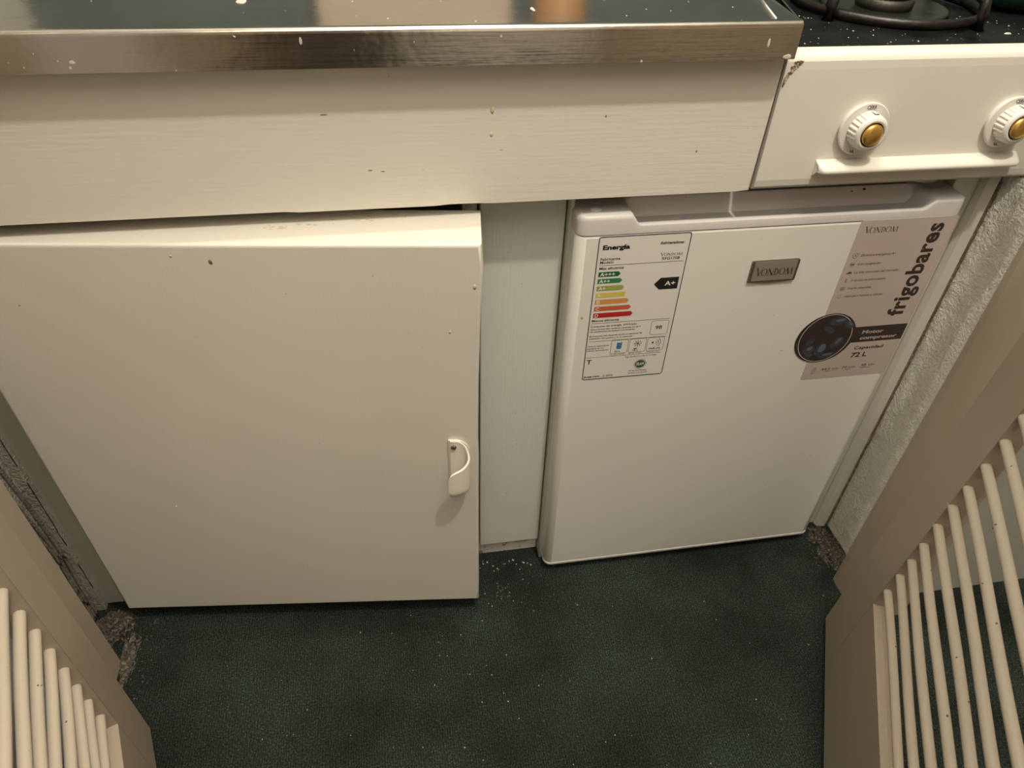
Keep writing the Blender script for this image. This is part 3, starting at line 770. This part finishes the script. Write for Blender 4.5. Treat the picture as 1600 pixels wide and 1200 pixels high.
part('class_arrow', lambda b: poly(b, [(.2800, .5366), (.2868, .5448), (.3084, .5448), (.3084, .5292), (.2868, .5292)], y1), M['ink'], el)
def let(b):
    P = lambda s, x0, x1, z0, h, bo=0, **k: put_text(b, s, x0, x1, z0, z0+h, y1, bo+.010, ref='E', **k)
    P('Energía', .2148, .2450, .5845, .0058, .034)
    P('Refrigeradores', .2787, .3057, .5875, .0034, .015, shear=.25)
    serif_word(b, .2815, .3064, .5729, .5771, y1, 1.0)
    P('RFG170B', .2837, .3042, .5680, .0034)
    P('Fabricante', .2138, .2359, .5715, .0034); P('Modelo', .2138, .2289, .5675, .0034); P('Más eficiente', .2138, .2414, .5599, .0034)
    P('Menos eficiente', .2127, .2452, .4899, .0034)
    P('98', .2921, .3003, .4731, .0050)
    P('Consumo de energía  kWh/año', .2125, .2681, .4821, .0026)
    P('Sobre la base del resultado obtenido en 24 h', .2125, .2730, .4781, .0020); P('en condiciones de ensayo normalizadas', .2125, .2667, .4748, .0020)
    P('El consumo real depende de las condiciones de', .2125, .2765, .4683, .0020); P('utilización del aparato y su localización', .2125, .2651, .4647, .0020)
    P('Ficha de información', .2116, .2379, .4533, .0019); P('detallada en los', .2116, .2315, .4500, .0019); P('folletos del producto', .2116, .2379, .4467, .0019)
    P('52 L', .2458, .2530, .4424, .0024, .01); P('18 L', .2685, .2755, .4424, .0024, .01); P('34dB (A)', .2885, .3030, .4430, .0024, .01)
    P('Vol. alim. frescos', .2400, .2590, .4385, .0013); P('Vol. alim. congel.', .2636, .2800, .4385, .0013); P('Nivel de ruido', .2868, .3030, .4385, .0013)
    P('Reg. (en B.I.C.) y (E) Nº 012584', .2606, .3002, .4330, .0018)
    P('T', .2126, .2188, .4268, .0068, .01)
    P('Nº de Certificado', .2679, .2911, .4102, .0020); P('RF-012-114-2015-E', .2679, .2921, .4062, .0020)
    P('IRAM 2404 - 3: 2015', .2115, .2482, .4050, .0028, .005)
    for z, xa, xb in ((.5653, .2132, .3092), (.4877, .2122, .3080), (.4614, .2125, .3078), (.4370, .2108, .3050)): stroke(b, (xa, z), (xb, z), .0004, y1)
    frame(b, .2862, .3078, .4650, .4856, .0025, .0004, y1)
    for xa in (.2403, .2631, .2855): frame(b, xa, xa+.0213, .4405, .4611, .0025, .0004, y1)
    for k in range(3): ringp(b, .2945, .4530, .0028+.0026*k, .0028+.0026*k, .0006, .0006, y1, -.9, .9, 8)
    poly(b, [(.2905, .4530), (.2935, .4550), (.2935, .4510)], y1)
    ringp(b, .2815, .4212, .0078, .0072, .0005, .0005, y1)
    stroke(b, (.2695, .4462), (.2735, .4462), .0012, y1)
part('lettering', let, M['ink'], el)
M['blue_ink'] = plain('blue_ink', (.05, .17, .34), .4)
def blue(b):
    poly(b, [(.2475, .4478), (.2522, .4470), (.2522, .4565), (.2475, .4573)], y1); poly(b, [(.2524, .4472), (.2538, .4488), (.2538, .4583), (.2524, .4566)], y1)
part('fridge_symbol', blue, M['blue_ink'], el)
def flake(b):
    for k in range(4):
        a = math.pi*k/4; dx, dz = math.cos(a)*.0047, math.sin(a)*.0047
        stroke(b, (.2738-dx, .4535-dz), (.2738+dx, .4535+dz), .0005, y1)
        for q in (-1, 1):
            c = (.2738+q*dx*.72, .4535+q*dz*.72)
            for e in (.7, -.7): stroke(b, c, (c[0]+q*math.cos(a+e)*.0014, c[1]+q*math.sin(a+e)*.0014), .0004, y1)
part('snowflake_symbol', flake, M['navy'], el)
def seal(b): disc(b, .2815, .4212, .0064, .0058, y1)
part('seal', seal, plain('seal_green', (.03, .09, .05), .4), el)
part('seal_lettering', lambda b: put_text(b, 'IRAM', .2768, .2862, .4188, .4236, y2, .01), M['paper'], el)

# pink product sticker
pk = part('product_sticker', lambda b: prism(b, rrect(.5105, .6325, .3695, .6022, .003), .6400, YL, 'y'), M['pink'], t_f); pk['label'] = 'dusty pink product sticker with round photo'
part('band', lambda b: poly(b, [(.548, .4272), (.6322, .4272), (.6322, .4518), (.548, .4518)], y1), M['brown_ink'], pk)
part('photo_rim', lambda b: (disc(b, .5225, .4378, .0400, .0385, y2-.0001, 48, -.12)), M['brown_ink'], pk)
part('photo_ring', lambda b: ringp(b, .5225, .4378, .0352, .0372, .0006, .0006, y2-.0002, n=48), M['paper'], pk)
M['slate'] = plain('photo_slate', (.045, .052, .068), .4)
def petals(b):
    y3 = y2-.0003
    for cx, cz, rx, rz, ro in ((.532, .464, .0115, .006, .1), (.549, .457, .008, .005, -.6), (.505, .421, .0085, .0065, .6), (.5215, .420, .0080, .0105, -.2), (.541, .430, .0100, .0065, .9), (.533, .410, .0120, .0045, .15), (.503, .434, .0065, .0045, .9), (.524, .451, .009, .004, -.5), (.507, .411, .006, .0035, .3)):
        disc(b, cx, cz, rx, rz, y3, 20, ro)
part('photo_shapes', petals, M['slate'], pk)
M['slate2'] = plain('photo_slate_light', (.11, .125, .16), .4)
def petals2(b):
    y3 = y2-.0004
    for cx, cz, rx, rz, ro in ((.534, .4655, .0065, .0022, .1), (.5230, .4225, .0042, .0068, -.2), (.5425, .4325, .0055, .0022, .9), (.506, .423, .004, .0025, .6), (.550, .4585, .0042, .0018, -.6), (.534, .4115, .007, .0015, .15)):
        disc(b, cx, cz, rx, rz, y3, 20, ro)
part('photo_highlights', petals2, M['slate2'], pk)
def let2(b):
    P = lambda s, x0, x1, z0, h, bo=0, **k: put_text(b, s, x0, x1, z0, z0+h, y1, bo, ref='E', **k)
    pass
    P('Capacidad', .5703, .6115, .4152, .0048, .02); P('72 L', .5704, .5929, .4020, .0078, .03)
part('lettering', let2, M['brown_ink'], pk)
part('lettering', lambda b: put_text(b, 'frigobares', .5948, .6245, .4660, .5945, y1, .030, rot=True, sp=1.06), M['brown_ink'], pk)
part('lettering', lambda b: serif_word(b, .5190, .5600, .5865, .5950, y1, .9), M['brown_ink'], pk)
def let3(b):
    P = lambda s, x0, x1, z0, h, bo=0, **k: put_text(b, s, x0, x1, z0, z0+h, y1, bo, ref='E', **k)
    for s, x1, z in (('Eficiencia energética A+', .5711, .5560), ('Con congelador', .5567, .5443), ('La más silenciosa del mercado', .5843, .5329), ('5 niveles de enfriamiento', .5720, .5219), ('Puerta reversible', .5570, .5107), ('Ideal para hoteles y oficinas', .5773, .4994)):
        P(s, .5268, x1, z, .0032)
    P('44,5 cm', .5351, .5596, .3832, .0040, .005); P('70 cm', .5647, .5840, .3835, .0040, .005); P('48 cm', .5916, .6111, .3852, .0040, .005)
    for xa, xb, z in ((.542, .550, .3812), (.571, .577, .3815), (.592, .605, .3828)): stroke(b, (xa, z), (xb, z), .0007, y1)
    ringp(b, .5195, .5575, .0034, .0034, .0004, .0004, y1); P('A', .5182, .5208, .5562, .0028); P('+', .5228, .5242, .5590, .0014)
    frame(b, .5172, .5222, .5435, .5480, .0006, .0004, y1); stroke(b, (.5178, .5457), (.5216, .5457), .0012, y1)
    poly(b, [(.5160, .5328), (.5200, .5362), (.5238, .5348), (.5228, .5328)], y1)
    stroke(b, (.5196, .5210), (.5196, .5262), .0010, y1)
    frame(b, .5165, .5225, .5100, .5142, .0005, .0004, y1); stroke(b, (.5195, .5100), (.5195, .5142), .0004, y1); stroke(b, (.517, .512), (.522, .512), .0008, y1)
    frame(b, .5168, .5212, .4985, .5035, .0015, .0003, y1)
    frame(b, .5222, .5272, .3785, .3885, .0008, .0004, y1); stroke(b, (.5245, .3785), (.5245, .387), .0005, y1); stroke(b, (.5245, .387), (.5285, .389), .0005, y1)
part('small_lettering', let3, plain('faded_brown_ink', (.11, .08, .065), .5), pk)
def let4(b):
    put_text(b, 'Motor', .5720, .6015, .4405, .4460, y2, .03, ref='M'); put_text(b, 'compresor', .5720, .6237, .4311, .4366, y2, .03, ref='M')
part('band_lettering', let4, M['pink'], pk)

# ------------------------------------------------------------------ dirt and crumbs on the carpet
def rubble(name, label, spots, cat='rubble', m='dirt'):
    bm = new()
    for (cx, cy, rx, ry, n, r0, r1) in spots:
        for i in range(n):
            a = random.uniform(0, 6.28); q = math.sqrt(random.random())
            x = cx+rx*q*math.cos(a); y = cy+ry*q*math.sin(a)
            if (x > .634 and y > .655) or y > .676: y = min(y, .655)
            blob(bm, (x, y, random.uniform(0, .0015)), random.uniform(r0, r1), (1, 1.2, .6), i+cx*9, 1, .7)
    return tag(obj(name, bm, M[m]), label, cat, kind='stuff')
def dirt_patch(name, label, cx, cy, rx, ry, h, rot=0, n=56, seed=0):
    """low ragged heap of dirt: a height field whose thin outer parts are left out"""
    bm = new(); V = {}
    def H(i, j):
        a_, b_ = (i/n*2-1), (j/n*2-1); r = math.sqrt(a_*a_+b_*b_)
        k = 1-r*r+.85*noise.noise(Vector((a_*3+seed, b_*3, seed)))+.5*noise.noise(Vector((a_*9, b_*9+seed, 3)))
        return a_, b_, k
    for i in range(n+1):
        for j in range(n+1):
            a_, b_, k = H(i, j)
            x = cx+rx*(a_*math.cos(rot)-b_*math.sin(rot)); y = cy+ry*(a_*math.sin(rot)+b_*math.cos(rot))
            if k > .22 and x < .688 and x > -.4875 and y < .662:
                V[i, j] = bm.verts.new((x, y, .0006+h*(k-.2)*(.75+.7*noise.noise(Vector((x*420, y*420, seed))))))
    for i in range(n):
        for j in range(n):
            q = [(i, j), (i+1, j), (i+1, j+1), (i, j+1)]
            if all(c_ in V for c_ in q): bm.faces.new([V[c_] for c_ in q])
    return tag(obj(name, bm, M['dirt'], smooth=True), label, 'dirt', kind='stuff')
dirt_patch('plaster_rubble', 'crumbled brownish plaster dust in the floor corner right of the fridge', .672, .620, .030, .062, .006, .15, seed=2)
dirt_patch('dirt_heap', 'dark dusty heap in the floor corner below the left edge of the cabinet door', -.462, .640, .034, .034, .005, 0, seed=5)
dirt_patch('plaster_dust', 'thin trail of plaster dust along the foot of the left door jamb', -.428, .580, .014, .05, .002, .2, seed=9)
rubble('crumbled_plaster', 'small pale plaster crumbs strewn on the carpet at the right corner', [(.655, .615, .035, .05, 120, .0004, .0014), (.672, .63, .015, .03, 50, .001, .0028)])
rubble('crumbled_plaster', 'small dusty plaster crumbs strewn on the carpet at the left corner', [(-.44, .625, .045, .04, 110, .0004, .0014), (-.462, .645, .018, .02, 40, .001, .0026), (-.415, .56, .03, .06, 40, .0004, .0012)])
rubble('crumbs', 'pale crumbs sprinkled on the green carpet under the grey panel', [(.125, .662, .055, .014, 16, .0005, .0014), (.15, .62, .07, .05, 26, .0003, .0009)], 'crumbs', 'plasterflake')
rubble('carpet_lint', 'tiny white lint specks spread over the green carpet', [(.1, .45, .45, .16, 60, .0003, .0009)], 'lint', 'plasterflake')
rubble('rust_flakes', 'reddish brown flakes on the carpet beside the open cabinet door', [(.115, .612, .012, .016, 30, .0004, .0011)], 'flakes', 'chip')
# vertical crack line with peeling edge on the left wall
bm = new()
pts = []
for i in range(60):
    z = .06+.42*i/59; pts.append((-.4765+.0009*noise.noise(Vector((z*30, 0, 5))), .6674, z))
for seg in ((0, 9), (14, 33), (36, 44), (46, 59)):
    tube(bm, pts[seg[0]:seg[1]], .0005, 5)
tag(obj('wall_crack', bm, M['black']), 'thin black crack running up beside the left wall', 'crack', kind='stuff')
bm = new(); pts = []
for i in range(90):
    z = .01+.62*i/89; pts.append((.6872+.0006*noise.noise(Vector((z*60, 2, 0))), .6612-.0012*noise.noise(Vector((z*45, 0, 7))), z))
tube(bm, pts, [.0009+.0009*abs(noise.noise(Vector((p_[2]*70, 4, 4)))) for p_ in pts], 6)
tag(obj('wall_crack', bm, M['chip']), 'brown crumbly crack where the rough plaster meets the boards right of the fridge', 'crack', kind='stuff')
t = thing('groove_wire', 'dark grooves down the left wall to the carpet, built as thin raised wires', 'groove_wire', (-.485, .655, 0))  # dark wires added to give the shade of grooves in the wall
M['groove_wire'] = stucco('dark_groove_line', (.16, .14, .11), (.27, .25, .20))
for off, r_, ph in ((0, .0026, 0), (-.013, .0021, 1.3), (-.021, .0017, 2.1)):
    bm = new(); pts = []
    for i in range(80):
        z = .004+.86*i/79
        y = .6585+.0085*math.exp(-((z-.15)/.07)**2)-.035*max(0, z-.24)+.0016*math.sin(z*31+ph)+off*(.45+.9*min(1, abs(z-.05)*3.2))
        pts.append((-.4868, y, z))
    tube(bm, pts, r_, 8); obj('wire', bm, M['groove_wire'], t, smooth=True)
# dark nicks in the paint of the slatted doors
def nick(parent, x, y, z, r, sq):
    bm = new(); blob(bm, (x, y, z), r, sq, x*90, 1); obj('paint_nick', bm, M['chip'], parent)
for o in [o for o in C.objects if o.name.startswith('slatted_door')]:
    bars_ = [c for c in o.children if c.name.startswith('bar')][:9]
    for k, b_ in enumerate(bars_):
        for q in range(2):
            v = b_.data.vertices[random.randrange(12, len(b_.data.vertices)-40)].co
            nick(o, v.x, v.y, v.z, random.uniform(.0006, .0012), (1, 1, 1.5))
